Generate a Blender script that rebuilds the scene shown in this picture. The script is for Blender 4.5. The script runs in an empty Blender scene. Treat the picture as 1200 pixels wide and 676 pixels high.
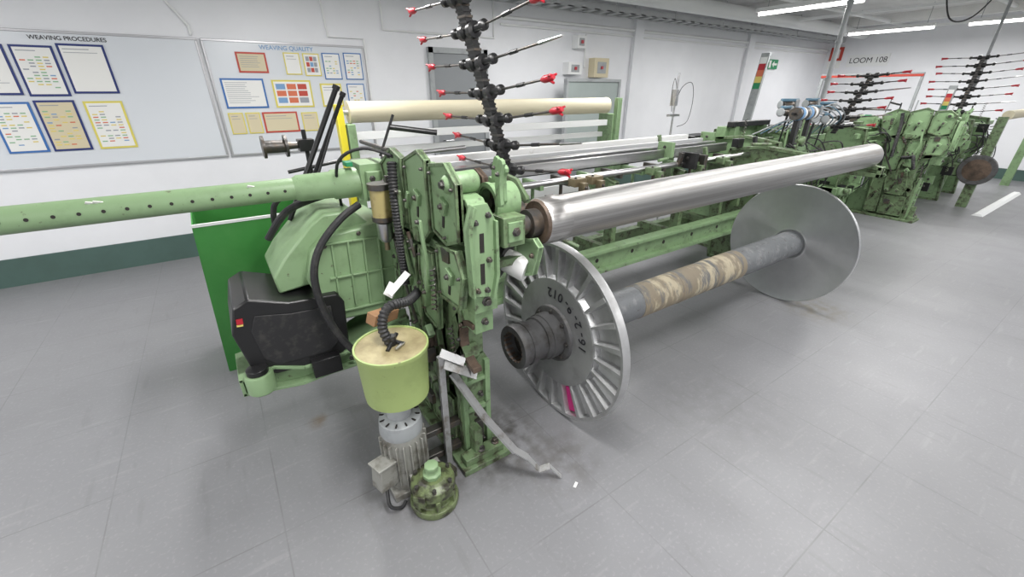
import bpy, math, random
from mathutils import Vector, Matrix, Euler
random.seed(7)
pi=math.pi
scene=bpy.context.scene
coll=scene.collection
W={}
# ---------------------------------------------------------------- materials
def mat(name,col,rough=.5,metal=0.,n=None,bump=0.,bscale=40.,emis=0.,n2=None,aniso=None,spec=.5,radial=0):
    m=bpy.data.materials.new(name); m.use_nodes=True
    nt=m.node_tree; N=nt.nodes; L=nt.links
    p=N['Principled BSDF']
    p.inputs['Base Color'].default_value=(*col,1); p.inputs['Roughness'].default_value=rough
    p.inputs['Metallic'].default_value=metal
    p.inputs['Specular IOR Level'].default_value=spec
    if emis:
        p.inputs['Emission Color'].default_value=(*col,1); p.inputs['Emission Strength'].default_value=emis
    if radial:
        p.inputs['Anisotropic'].default_value=radial
        tg=N.new('ShaderNodeTangent'); tg.direction_type='RADIAL'; tg.axis='X'; L.new(tg.outputs[0],p.inputs['Tangent'])
    tc=N.new('ShaderNodeTexCoord'); last=None
    for k,q in enumerate([n,n2]):
        if not q: continue
        sc,c2,lo,hi=q[:4]
        mp=N.new('ShaderNodeMapping'); mp.inputs['Scale'].default_value=q[4] if len(q)>4 else (1,1,1)
        L.new(tc.outputs['Object'],mp.inputs[0])
        no=N.new('ShaderNodeTexNoise'); no.inputs['Scale'].default_value=sc; no.inputs['Detail'].default_value=6
        no.inputs['Roughness'].default_value=.65
        L.new(mp.outputs[0],no.inputs['Vector'])
        r=N.new('ShaderNodeValToRGB'); r.color_ramp.elements[0].position=lo; r.color_ramp.elements[1].position=hi
        L.new(no.outputs['Fac'],r.inputs[0])
        mx=N.new('ShaderNodeMix'); mx.data_type='RGBA'
        if last: L.new(last,mx.inputs[6])
        else: mx.inputs[6].default_value=(*col,1)
        mx.inputs[7].default_value=(*c2,1)
        L.new(r.outputs[0],mx.inputs[0]); last=mx.outputs[2]
    if last: L.new(last,p.inputs['Base Color'])
    if bump:
        no=N.new('ShaderNodeTexNoise'); no.inputs['Scale'].default_value=bscale; no.inputs['Detail'].default_value=4
        mp=N.new('ShaderNodeMapping'); mp.inputs['Scale'].default_value=aniso or (1,1,1)
        L.new(tc.outputs['Object'],mp.inputs[0]); L.new(mp.outputs[0],no.inputs['Vector'])
        b=N.new('ShaderNodeBump'); b.inputs['Strength'].default_value=bump; b.inputs['Distance'].default_value=.01
        L.new(no.outputs['Fac'],b.inputs['Height']); L.new(b.outputs[0],p.inputs['Normal'])
    return m
M={}
M['green']=mat('machine_green_paint',(.205,.315,.165),.42,0,(14,(.13,.19,.10),.50,.74),.1,30,n2=(30,(.05,.042,.028),.60,.71))
M['greend']=mat('greasy_green_paint',(.145,.215,.11),.42,0,(20,(.05,.05,.03),.48,.64),.25,45,n2=(55,(.23,.24,.17),.60,.7))
M['greenl']=mat('light_green_paint',(.24,.36,.195),.4,0,(7,(.18,.27,.14),.5,.75),.05,30,n2=(38,(.09,.08,.05),.64,.73))
M['pumpg']=mat('oil_blackened_green_paint',(.14,.18,.08),.35,0,(18,(.03,.028,.018),.42,.58),.3,45)
M['bin']=mat('bright_green_paint',(.045,.23,.045),.42,0,(4,(.065,.26,.06),.4,.7))
M['bucket']=mat('lime_green_enamel',(.36,.46,.17),.45,0,(6,(.28,.36,.13),.5,.75),n2=(30,(.15,.14,.07),.64,.74))
M['bucketlid']=mat('oil_stained_lid',(.42,.36,.2),.5,0,(8,(.2,.16,.08),.4,.7))
M['steel']=mat('brushed_steel',(.60,.60,.61),.30,1,(3,(.46,.46,.47),.4,.7,(.3,12,12)),.04,60,aniso=(.2,8,8))
M['roller']=mat('polished_roller_steel',(.58,.575,.565),.36,1,(10,(.38,.37,.36),.38,.62,(.03,9,9)),n2=(4,(.36,.32,.28),.60,.74,(.25,3,3)))
M['alu']=mat('cast_aluminium',(.52,.525,.53),.40,.75,(9,(.38,.38,.38),.46,.72),.10,45)
M['strip']=mat('galvanised_strip',(.44,.445,.45),.40,.55,(14,(.20,.18,.15),.48,.66),.2,60)
M['aludisc']=mat('machined_aluminium_disc',(.60,.61,.62),.30,.95,(2.5,(.50,.51,.52),.4,.7),.02,80,radial=.85)
M['aluin']=mat('dull_grey_aluminium',(.42,.425,.43),.42,.7,(6,(.30,.30,.30),.45,.7),.05,40,radial=.5)
M['hub']=mat('dark_hub_paint',(.11,.11,.113),.5,.4,(14,(.05,.045,.04),.45,.7),.2,40)
M['dsteel']=mat('dark_oily_steel',(.10,.095,.09),.4,.7,(12,(.16,.12,.085),.5,.7),.2,40)
M['rust']=mat('rusty_brown_metal',(.13,.09,.065),.6,.3,(14,(.06,.045,.035),.4,.65),.3,50)
M['black']=mat('black_plastic',(.014,.014,.015),.32,0)
M['rubber']=mat('black_rubber',(.02,.02,.022),.55,0,(20,(.05,.048,.045),.5,.7))
M['greypipe']=mat('grey_barrel_paint',(.17,.18,.19),.5,.2,(16,(.25,.255,.26),.52,.66),.15,50,n2=(30,(.09,.08,.075),.58,.7))
M['wrap']=mat('torn_tan_tape',(.25,.21,.15),.6,0,(4.5,(.47,.41,.29),.50,.58,(2.2,1,1)),.3,30,n2=(7,(.15,.15,.145),.52,.62,(2.6,.8,.8)))
M['cream']=mat('cream_cloth_roll',(.62,.57,.42),.6,0,(5,(.55,.50,.36),.4,.7,(.4,4,4)))
M['white']=mat('white_paint',(.78,.79,.79),.5)
M['pale']=mat('pale_grey_paint',(.48,.49,.50),.5)
M['whitep']=mat('white_plastic',(.75,.75,.74),.3,0,(9,(.5,.48,.44),.6,.75))
M['grey']=mat('grey_enamel',(.34,.36,.37),.45,0,(9,(.25,.26,.27),.5,.7))
M['screen']=mat('grey_green_panel',(.33,.38,.37),.5,0,(3,(.30,.345,.335),.4,.7))
M['motor']=mat('motor_grey_paint',(.30,.30,.275),.5,.1,(10,(.14,.13,.11),.48,.64),.2,40)
M['amber']=mat('amber_oil_glass',(.38,.32,.14),.15,0,(10,(.18,.13,.06),.5,.7))
M['red']=mat('red_plastic',(.45,.02,.035),.35)
M['pink']=mat('magenta_chalk',(.62,.03,.22),.7)
M['ink']=mat('black_ink',(.02,.02,.025),.6)
M['brass']=mat('dirty_brass',(.22,.18,.11),.45,.5,(12,(.10,.085,.06),.5,.7))
M['wood']=mat('bare_wood',(.36,.20,.10),.7,0,(5,(.24,.13,.07),.4,.7,(1,8,8)))
M['frame']=mat('board_frame_aluminium',(.5,.5,.52),.35,.6)
M['board']=mat('whiteboard_surface',(.66,.69,.73),.22)
M['paper']=mat('white_paper',(.78,.78,.76),.6)
M['beige']=mat('beige_paper',(.62,.55,.38),.6)
M['navy']=mat('navy_border',(.015,.03,.16),.5)
M['blue']=mat('blue_border',(.04,.15,.42),.5)
M['yellow']=mat('yellow_border',(.68,.60,.12),.5)
M['redb']=mat('red_border',(.48,.06,.04),.5)
M['pgrey']=mat('printed_text_grey',(.30,.32,.36),.6)
M['pgreen']=mat('printed_green_cell',(.25,.45,.27),.6)
M['pyel']=mat('printed_yellow_cell',(.70,.58,.16),.6)
M['porg']=mat('printed_red_cell',(.62,.16,.08),.6)
M['pblu']=mat('printed_blue_cell',(.18,.33,.55),.6)
M['bluem']=mat('blue_grey_plastic',(.10,.20,.28),.4)
M['exit']=mat('exit_green',(.02,.24,.10),.5)
M['lamp']=mat('lamp_tube_glow',(1,.99,.96),.4,emis=7)
M['door']=mat('grey_door_paint',(.24,.255,.27),.5)
M['yel']=mat('yellow_paint',(.70,.60,.03),.45)
M['recess_shade']=mat('painted_recess_shade',(.02,.017,.015),.7)  # near-black colour painted in place of the shade inside holes, slots and bores
M['wall']=mat('white_wall_paint',(.80,.81,.84),.55,0,(1.3,(.75,.76,.79),.4,.7),.05,12)
M['skirt']=mat('dark_green_skirting',(.07,.125,.11),.5,0,(3,(.06,.105,.09),.4,.7))
M['ceil']=mat('ceiling_white',(.72,.72,.71),.8,0,(2,(.64,.64,.63),.4,.7))
def floormat():
    m=bpy.data.materials.new('grey_vinyl_floor'); m.use_nodes=True
    nt=m.node_tree;N=nt.nodes;L=nt.links;p=N['Principled BSDF']
    tc=N.new('ShaderNodeTexCoord')
    def noise(sc,lo,hi,det=6,scl=(1,1,1)):
        mp=N.new('ShaderNodeMapping'); mp.inputs['Scale'].default_value=scl
        L.new(tc.outputs['Object'],mp.inputs[0])
        no=N.new('ShaderNodeTexNoise'); no.inputs['Scale'].default_value=sc; no.inputs['Detail'].default_value=det
        L.new(mp.outputs[0],no.inputs['Vector'])
        r=N.new('ShaderNodeMapRange'); r.inputs[1].default_value=lo; r.inputs[2].default_value=hi
        L.new(no.outputs['Fac'],r.inputs[0]); return r.outputs[0]
    def mix(f,a,b,amt=None):
        x=N.new('ShaderNodeMix'); x.data_type='RGBA'
        if amt is not None:
            mu=N.new('ShaderNodeMath'); mu.operation='MULTIPLY'; mu.inputs[1].default_value=amt; L.new(f,mu.inputs[0]); f=mu.outputs[0]
        L.new(f,x.inputs[0])
        for i,q in ((6,a),(7,b)):
            if isinstance(q,tuple): x.inputs[i].default_value=(*q,1)
            else: L.new(q,x.inputs[i])
        return x.outputs[2]
    c=mix(noise(.7,.35,.65),(.200,.202,.214),(.214,.216,.226))
    c=mix(noise(5,.5,.75),c,(.185,.185,.195),.35)
    c=mix(noise(70,.56,.7,3),c,(.28,.28,.29),.45)
    c=mix(noise(8,.60,.72,10,(.4,3,1)),c,(.29,.29,.30),.35)
    c=mix(noise(7,.60,.70,10,(3,.5,1)),c,(.155,.155,.16),.3)
    sep=N.new('ShaderNodeSeparateXYZ'); L.new(tc.outputs['Object'],sep.inputs[0])
    outs=[]
    for ax,off in ((0,.143),(1,-.211)):
        a=N.new('ShaderNodeMath');a.operation='ADD';a.inputs[1].default_value=off+60;L.new(sep.outputs[ax],a.inputs[0])
        d=N.new('ShaderNodeMath');d.operation='DIVIDE';d.inputs[1].default_value=.6;L.new(a.outputs[0],d.inputs[0])
        f=N.new('ShaderNodeMath');f.operation='FRACT';L.new(d.outputs[0],f.inputs[0])
        g=N.new('ShaderNodeMath');g.operation='LESS_THAN';g.inputs[1].default_value=.009;L.new(f.outputs[0],g.inputs[0]); outs.append(g.outputs[0])
    mx=N.new('ShaderNodeMath');mx.operation='MAXIMUM';L.new(outs[0],mx.inputs[0]);L.new(outs[1],mx.inputs[1])
    mj=N.new('ShaderNodeMath');mj.operation='MULTIPLY';L.new(mx.outputs[0],mj.inputs[0]);L.new(noise(4,.30,.58),mj.inputs[1])
    c=mix(mj.outputs[0],c,(.12,.12,.125),.5)
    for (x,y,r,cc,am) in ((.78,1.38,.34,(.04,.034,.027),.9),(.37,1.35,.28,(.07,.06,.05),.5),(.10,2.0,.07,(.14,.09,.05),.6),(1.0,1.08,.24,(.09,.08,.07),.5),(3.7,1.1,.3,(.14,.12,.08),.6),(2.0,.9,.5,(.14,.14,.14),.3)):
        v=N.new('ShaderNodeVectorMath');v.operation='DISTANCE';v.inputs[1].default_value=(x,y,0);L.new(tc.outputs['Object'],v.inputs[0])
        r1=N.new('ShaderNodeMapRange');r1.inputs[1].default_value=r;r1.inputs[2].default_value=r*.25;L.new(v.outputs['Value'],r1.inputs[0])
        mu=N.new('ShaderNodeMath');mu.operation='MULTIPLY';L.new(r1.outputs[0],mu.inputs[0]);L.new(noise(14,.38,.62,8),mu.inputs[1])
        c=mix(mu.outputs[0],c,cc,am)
    L.new(c,p.inputs['Base Color'])
    rr=N.new('ShaderNodeMapRange');rr.inputs[3].default_value=.36;rr.inputs[4].default_value=.46
    L.new(noise(2.5,.3,.7),rr.inputs[0]);L.new(rr.outputs[0],p.inputs['Roughness'])
    return m
M['floor']=floormat()

# ---------------------------------------------------------------- mesh builder
def frame(ax):
    z=Vector(ax).normalized(); t=Vector((0,0,1)) if abs(z.z)<.9 else Vector((0,1,0))
    x=t.cross(z).normalized(); return x,z.cross(x),z
def smooth(P,sm):
    P=[Vector(p) for p in P]
    if sm<2 or len(P)<3: return P
    Q=[]
    for i in range(len(P)-1):
        a=P[max(i-1,0)];b=P[i];c=P[i+1];d=P[min(i+2,len(P)-1)]
        for k in range(sm):
            t=k/sm; Q.append(.5*((2*b)+(c-a)*t+(2*a-5*b+4*c-d)*t*t+(3*b-a-3*c+d)*t**3))
    Q.append(P[-1]); return Q
class B:
    def __init__(s): s.v=[];s.f=[];s.m=[];s.mats=[];s.cur=0
    def mt(s,k):
        if k not in s.mats: s.mats.append(k)
        s.cur=s.mats.index(k); return s
    def add(s,vs,fs):
        o=len(s.v); s.v+=[tuple(v) for v in vs]; s.f+=[tuple(i+o for i in f) for f in fs]; s.m+=[s.cur]*len(fs); return s
    def box(s,c,d,rot=None):
        R=Euler(rot).to_matrix() if rot else Matrix.Identity(3); c=Vector(c)
        vs=[c+R@Vector((x*d[0]/2,y*d[1]/2,z*d[2]/2)) for x in(-1,1) for y in(-1,1) for z in(-1,1)]
        return s.add(vs,[(0,1,3,2),(4,6,7,5),(0,4,5,1),(2,3,7,6),(0,2,6,4),(1,5,7,3)])
    def bx(s,x0,x1,y0,y1,z0,z1): return s.box(((x0+x1)/2,(y0+y1)/2,(z0+z1)/2),(x1-x0,y1-y0,z1-z0))
    def lathe(s,o,ax,prof,n=24,caps=True):
        x,y,z=frame(ax); o=Vector(o); vs=[];fs=[]
        for t,r in prof:
            for i in range(n):
                a=2*pi*i/n; vs.append(o+z*t+(x*math.cos(a)+y*math.sin(a))*max(r,1e-4))
        for k in range(len(prof)-1):
            for i in range(n):
                j=(i+1)%n; fs.append((k*n+i,k*n+j,(k+1)*n+j,(k+1)*n+i))
        if caps: fs.append(tuple(reversed(range(n)))); fs.append(tuple(range((len(prof)-1)*n,len(prof)*n)))
        return s.add(vs,fs)
    def ring(s,o,ax,r0,r1,h,n=28):
        return s.lathe(o,ax,[(0,r0),(0,r1),(h,r1),(h,r0),(0,r0)],n,caps=False)
    def cyl(s,p0,p1,r0,r1=None,n=18):
        p0=Vector(p0);p1=Vector(p1); r1=r0 if r1 is None else r1
        return s.lathe(p0,p1-p0,[(0,r0),((p1-p0).length,r1)],n)
    def tube(s,pts,r,n=8,sm=5,rf=None):
        P=smooth(pts,sm)
        vs=[];fs=[];x=None
        for i,p in enumerate(P):
            t=(P[min(i+1,len(P)-1)]-P[max(i-1,0)]).normalized()
            if x is None: x=frame(t)[0]
            x=(x-t*x.dot(t)).normalized(); y=t.cross(x)
            rr=r*(rf(i) if rf else 1)
            for k in range(n):
                a=2*pi*k/n; vs.append(p+(x*math.cos(a)+y*math.sin(a))*rr)
        for i in range(len(P)-1):
            for k in range(n):
                j=(k+1)%n; fs.append((i*n+k,i*n+j,(i+1)*n+j,(i+1)*n+k))
        fs.append(tuple(reversed(range(n)))); fs.append(tuple(range((len(P)-1)*n,len(P)*n)))
        return s.add(vs,fs)
    def corr(s,pts,r):
        P=smooth(pts,6); Q=[P[0]]
        for i in range(len(P)-1):
            k=max(1,int((P[i+1]-P[i]).length/.006))
            for j in range(1,k+1): Q.append(P[i].lerp(P[i+1],j/k))
        return s.tube(Q,r,10,1,lambda i:1.0 if i%2 else .8)
    def spring(s,p0,p1,r,turns,wr=.003):
        x,y,z=frame(Vector(p1)-Vector(p0)); L=(Vector(p1)-Vector(p0)).length; p0=Vector(p0)
        return s.tube([p0+z*(L*i/(turns*8))+(x*math.cos(i*pi/4)+y*math.sin(i*pi/4))*r for i in range(turns*8+1)],wr,5,1)
    def P3(s,ax,p,h):
        return {0:(h,p[0],p[1]),1:(p[0],h,p[1]),2:(p[0],p[1],h)}[ax]
    def ext(s,poly,ax,a,b):
        n=len(poly); vs=[s.P3(ax,p,a) for p in poly]+[s.P3(ax,p,b) for p in poly]
        fs=[tuple(reversed(range(n))),tuple(range(n,2*n))]+[(i,(i+1)%n,(i+1)%n+n,i+n) for i in range(n)]
        return s.add(vs,fs)
    def band(s,path,w,a,b,ax=0,sm=4,rnd=True):
        P=smooth([(p[0],p[1],0) for p in path],sm); L=[];R=[]
        for i,p in enumerate(P):
            t=(P[min(i+1,len(P)-1)]-P[max(i-1,0)]).normalized(); nn=Vector((-t.y,t.x,0))*w/2
            L.append(p+nn);R.append(p-nn)
        if rnd:
            t0=(P[1]-P[0]).normalized()*w*.3;t1=(P[-1]-P[-2]).normalized()*w*.3
            e1=[P[-1]+t1+(L[-1]-P[-1])*.55,P[-1]+t1+(R[-1]-P[-1])*.55]; e0=[P[0]-t0+(R[0]-P[0])*.55,P[0]-t0+(L[0]-P[0])*.55]
        else: e0=e1=[]
        poly=L+e1+R[::-1]+e0
        return s.ext([(p.x,p.y) for p in poly],ax,a,b)
    def cast(s,poly,ax,a,b,rim=.025,pl=.35,rm=None):
        m=(a+b)/2; t=(b-a)*pl/2; s.ext(poly,ax,m-t,m+t)
        if rm: s.mt(rm)
        A=sum(poly[i][0]*poly[(i+1)%len(poly)][1]-poly[(i+1)%len(poly)][0]*poly[i][1] for i in range(len(poly)))
        sg=1 if A>0 else -1
        for i in range(len(poly)):
            p=Vector(poly[i]);q=Vector(poly[(i+1)%len(poly)]); d=(q-p).normalized(); nn=Vector((-d.y,d.x))*sg*rim
            s.ext([tuple(p),tuple(q),tuple(q+nn),tuple(p+nn)],ax,a,b)
        return s
    def bolt(s,p,ax,r=.012,h=.012):
        return s.lathe(p,ax,[(0,r*1.5),(h*.25,r*1.5),(h*.26,r),(h,r)],6)
def put(b,name,parent=None,bevel=0,label=None,category=None,group=None,kind=None,ang=35):
    c=Vector([(min(v[i] for v in b.v)+max(v[i] for v in b.v))/2 for i in range(3)])
    me=bpy.data.meshes.new(name); me.from_pydata([tuple(Vector(v)-c) for v in b.v],[],b.f)
    for k in b.mats: me.materials.append(M[k])
    me.polygons.foreach_set('material_index',b.m); me.polygons.foreach_set('use_smooth',[True]*len(b.f))
    me.set_sharp_from_angle(angle=math.radians(ang)); me.update()
    o=bpy.data.objects.new(name,me); coll.objects.link(o); W[o]=c
    if parent: o.parent=parent; o.location=c-W[parent]
    else: o.location=c
    if bevel:
        m=o.modifiers.new('bevel','BEVEL'); m.width=bevel; m.segments=2; m.limit_method='ANGLE'; m.angle_limit=math.radians(40)
    tag(o,label,category,group,kind); return o
def tag(o,label=None,category=None,group=None,kind=None):
    if label:o['label']=label
    if category:o['category']=category
    if group:o['group']=group
    if kind:o['kind']=kind
def thing(name,loc,label,category,group=None):
    o=bpy.data.objects.new(name,None); o.empty_display_size=.1; coll.objects.link(o); o.location=loc; W[o]=Vector(loc)
    tag(o,label,category,group); return o
def dup(o,off=(0,0,0),parent=None,skip=(),rotz=None,label=None):
    n=o.copy(); coll.objects.link(n)
    if parent: n.parent=parent
    else:
        n.location=Vector(o.location)+Vector(off); W[n]=n.location.copy()
        if rotz is not None: n.rotation_euler=(0,0,rotz)
        if label: n['label']=label
    for c in list(o.children):
        if c.name.split('.')[0] in skip: continue
        dup(c,parent=n,skip=skip)
    return n
def txt(s,size,loc,R,mk,name,parent=None,bold=1):
    cu=bpy.data.curves.new(name,'FONT'); cu.body=s; cu.size=size; cu.extrude=.0006; cu.align_y='CENTER'
    if bold: cu.offset=size*.02*bold
    t=bpy.data.objects.new('t',cu); coll.objects.link(t)
    dg=bpy.context.evaluated_depsgraph_get(); me=bpy.data.meshes.new_from_object(t.evaluated_get(dg))
    bpy.data.objects.remove(t)
    me.materials.clear(); me.materials.append(M[mk])
    o=bpy.data.objects.new(name,me); coll.objects.link(o)
    mw=Matrix.Translation(loc)@R.to_4x4()
    if parent: o.parent=parent; mw=Matrix.Translation(-W[parent])@mw
    o.matrix_basis=mw
    return o
RY=Euler((pi/2,0,0)).to_matrix()
RX=Euler((pi/2,0,-pi/2)).to_matrix()

# ---------------------------------------------------------------- room
X0,X1,Y0,Y1,ZC=-4.2,12.75,-4.5,5.33,2.95
def st(name,b,**k): return put(b,name,kind='structure',**k)
fo=bpy.data.meshes.new('floor'); fo.from_pydata([(X0,Y0,0),(X1,Y0,0),(X1,Y1,0),(X0,Y1,0)],[],[(0,1,2,3)]); fo.materials.append(M['floor'])
fl=bpy.data.objects.new('floor',fo); coll.objects.link(fl); fl['kind']='structure'
st('ceiling',B().mt('ceil').bx(X0,X1,Y0,Y1,ZC,ZC+.1))
st('wall_back',B().mt('wall').bx(X0,X1,Y1,Y1+.1,0,ZC))
st('wall_right',B().mt('wall').bx(X1,X1+.1,Y0,Y1,0,ZC))
st('wall_front',B().mt('wall').bx(X0,X1,Y0-.1,Y0,0,ZC))
st('wall_left',B().mt('wall').bx(X0-.1,X0,Y0,Y1,0,ZC))
st('baseboard_back',B().mt('skirt').bx(X0,X1,Y1-.012,Y1,0,.25))
st('baseboard_right',B().mt('skirt').bx(X1-.012,X1,Y0,Y1-.02,0,.2))
d=B().mt('door').bx(2.42,3.12,Y1-.03,Y1,0,2.0); d.mt('grey').bx(2.36,2.42,Y1-.05,Y1,0,2.06).bx(3.12,3.18,Y1-.05,Y1,0,2.06).bx(2.36,3.18,Y1-.05,Y1,2.0,2.06)
d.mt('steel').cyl((2.5,Y1-.09,1.0),(2.62,Y1-.09,1.0),.01).cyl((2.5,Y1-.09,1.0),(2.5,Y1-.03,1.0),.01)
st('door_1',d)
for i,x in enumerate((4.5,8.4,11.6)): st('trim_%d'%(i+1),B().mt('ceil').bx(x,x+.14,Y0,Y1,ZC-.16,ZC))
st('trim_4',B().mt('wall').bx(5.9,6.1,Y1-.06,Y1,.25,ZC)); st('trim_5',B().mt('wall').bx(9.2,9.4,Y1-.06,Y1,.25,ZC))
LE=50
def lampobj(x,y,L=1.3):
    t=thing('ceiling_lamp',(x,y,2.62),'suspended white fluorescent batten lamp, switched on','lamp','fluorescent ceiling lamps')
    put(B().mt('white').bx(x-.06,x+.06,y-L/2,y+L/2,2.585,2.64),'lamp_housing',t,.004)
    put(B().mt('lamp').cyl((x,y-L/2+.02,2.565),(x,y+L/2-.02,2.565),.02,n=12),'lamp_tube',t)
    for s in (-.4,.4): put(B().mt('grey').cyl((x,y+s*L,2.64),(x,y+s*L,ZC),.005,n=6),'suspension_rod',t)
    li=bpy.data.lights.new('tube_light','AREA'); li.shape='RECTANGLE'; li.size=.22; li.size_y=L; li.energy=LE; li.color=(1,.985,.97)
    lo=bpy.data.objects.new('tube_light',li); coll.objects.link(lo); lo.location=(x,y,2.53)
for x,ys in ((-2.4,(-2,.8,3.4)),(.7,(-2,.6,3.2)),(3.7,(-2,.6,3.4)),(6.85,(-1.5,.8,3.25)),(10.7,(-1.2,1.85,3.55))):
    for y in ys: lampobj(x,y)
put(B().mt('white').cyl((3.2,4.6,2.72),(12.6,4.6,2.72),.10,n=32),'ventilation_pipe',label='long smooth white pipe running under the ceiling',category='pipe',ang=50)
b=B().mt('pale')
b.bx(2.0,12.6,4.95,4.965,2.58,2.66).bx(2.0,12.6,5.2,5.215,2.58,2.66)
for i in range(45): b.bx(2.1+i*.235,2.2+i*.235,4.95,5.215,2.58,2.592)
for i in range(8): b.cyl((2.5+i*1.3,4.95,2.6),(2.5+i*1.3,4.95,ZC),.006,n=6)
put(b,'cable_tray',label='pale grey perforated cable tray hung along the white wall',category='cable tray')
for k,y in enumerate((5.0,5.05,5.11)):
    put(B().mt('grey').tube([(2.0+i*.9,y+.01*math.sin(i*2+k),2.604) for i in range(12)],.012,6,3),'tray_cable',label='grey cable lying in the pale cable tray',category='cable',group='cables in the tray')
for z,r in ((2.44,.022),(2.36,.015)):
    put(B().mt('white').cyl((3.4,Y1-r,z),(12.7,Y1-r,z),r,n=14),'wall_pipe',label='thin white pipe clipped along the white wall',category='pipe',group='pipes along the wall',ang=50)
for (y,z,r) in ((3.9,2.82,.035),(2.2,2.86,.03),(.9,2.82,.045)):
    put(B().mt('white').cyl((7.2,y,z),(12.7,y,z),r,n=16),'ceiling_pipe',label='thin white service pipe under the ceiling',category='pipe',group='thin ceiling pipes',ang=50)
for x,z in ((9.3,2.72),(12.0,2.7)):
    put(B().mt('white').bx(x-.02,x+.02,1.0,5.2,z,z+.04),'ceiling_rail',label='white steel channel rail spanning below the ceiling',category='rail',group='ceiling rails')
b=B().mt('grey').cyl((6.5,2.62,1.45),(6.5,2.62,ZC),.028,n=14).bx(6.44,6.56,2.56,2.68,ZC-.02,ZC)
for z in (1.7,2.1,2.5): b.cyl((6.5,2.62,z),(6.5,2.62,z+.03),.038,n=14)
put(b,'power_drop_pole',label='grey conduit pole dropping from ceiling to loom',category='pole')
put(B().mt('grey').cyl((9.9,1.95,1.6),(9.9,1.95,ZC),.02,n=12).cyl((9.9,1.95,1.6),(9.9,1.95,1.64),.03),'power_drop_pole',label='thin grey conduit dropping from ceiling to loom',category='pole')
put(B().mt('rubber').tube([(8.6,2.4,ZC),(8.9,2.3,2.5),(9.5,2.2,2.55),(10,2.1,ZC)],.01,6,8),'hanging_cable',label='black power cable looping below the ceiling',category='cable')
def conduit(pts,r=.012): 
    put(B().mt('white').tube(pts,r,8,1),'wall_conduit',label='thin white conduit fixed to the wall',category='conduit',group='white wall conduits')
yw=Y1-.012
conduit([(-.1,yw,2.9),(-.1,yw,2.35),(.05,yw,2.12),(.05,yw,2.05)])
conduit([(1.2,yw,2.9),(1.25,yw,2.1),(1.62,yw,2.1),(1.62,yw,1.0)])
conduit([(1.85,yw,2.9),(1.85,yw,2.2),(2.25,yw,2.2),(3.3,yw,2.2),(3.3,yw,2.9)])
conduit([(4.9,yw,2.33),(4.9,yw,1.9)])
def ebox(x,z,w,h,mk,lab):
    b=B().mt(mk).bx(x-w/2,x+w/2,Y1-.13,Y1,z-h/2,z+h/2); b.mt('grey').bx(x-w*.3,x+w*.3,Y1-.135,Y1-.13,z-h*.3,z+h*.3)
    b.mt('red').bx(x-.02,x+.02,Y1-.15,Y1-.135,z-.02,z+.02)
    put(b,'switch_box',bevel=.006,label=lab,category='switch box')
ebox(4.72,2.22,.16,.16,'white','small white isolator switch box on the wall')
ebox(4.62,1.88,.26,.16,'white','white junction box mounted on the wall')
ebox(5.15,1.9,.3,.26,'beige','beige electrical box fixed to the wall')
t=thing('exit_sign',(10.3,Y1-.02,2.08),'green emergency exit sign on white wall','sign')
put(B().mt('exit').bx(10.1,10.5,Y1-.04,Y1,2.0,2.18),'sign_panel',t)
put(B().mt('paper').bx(10.14,10.22,Y1-.045,Y1-.04,2.02,2.16),'door_symbol',t)
put(B().mt('paper').ext([(10.26,2.09),(10.34,2.15),(10.34,2.11),(10.46,2.11),(10.46,2.07),(10.34,2.07),(10.34,2.03)],1,Y1-.045,Y1-.04),'arrow_symbol',t)
t=thing('fire_sign',(X1-.01,5.1,2.32),'red and white fire equipment sign on the wall','sign')
put(B().mt('redb').bx(X1-.02,X1,4.98,5.24,2.22,2.5).mt('paper').bx(X1-.02,X1,4.98,5.24,2.06,2.2),'sign_panel',t)
put(B().mt('paper').bx(X1-.025,X1-.02,5.04,5.10,2.27,2.45).bx(X1-.025,X1-.02,5.10,5.18,2.27,2.33),'sign_symbol',t)
t=thing('loom_number_sign',(X1-.02,4.55,2.2),'white sign reading LOOM 108 in black','sign')
put(B().mt('white').bx(X1-.02,X1,4.05,4.85,2.08,2.32),'sign_panel',t)
txt('LOOM 108',.155,(X1-.024,4.80,2.2),RX,'ink','sign_lettering',t,bold=0)

# ---------------------------------------------------------------- whiteboards and posters
def board(x0,x1,lab,text,tx,sz):
    t=thing('whiteboard',((x0+x1)/2,Y1-.02,.99),lab,'whiteboard')
    put(B().mt('board').bx(x0+.02,x1-.02,Y1-.022,Y1,1.0,2.01),'writing_surface',t)
    b=B().mt('frame').bx(x0,x1,Y1-.028,Y1,.98,1.0).bx(x0,x1,Y1-.028,Y1,2.01,2.03).bx(x0,x0+.02,Y1-.028,Y1,1.0,2.01).bx(x1-.02,x1,Y1-.028,Y1,1.0,2.01)
    put(b,'board_frame',t,.003)
    txt(text,sz,(tx,Y1-.0235,1.975),RY,'ink' if x0<0 else 'pblu','board_heading',t,bold=.6)
board(-2.3,.085,'large whiteboard headed WEAVING PROCEDURES with framed papers','WEAVING PROCEDURES',-1.03,.043)
board(.11,1.6,'whiteboard headed WEAVING QUALITY with framed papers','WEAVING QUALITY',.58,.055)
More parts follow.
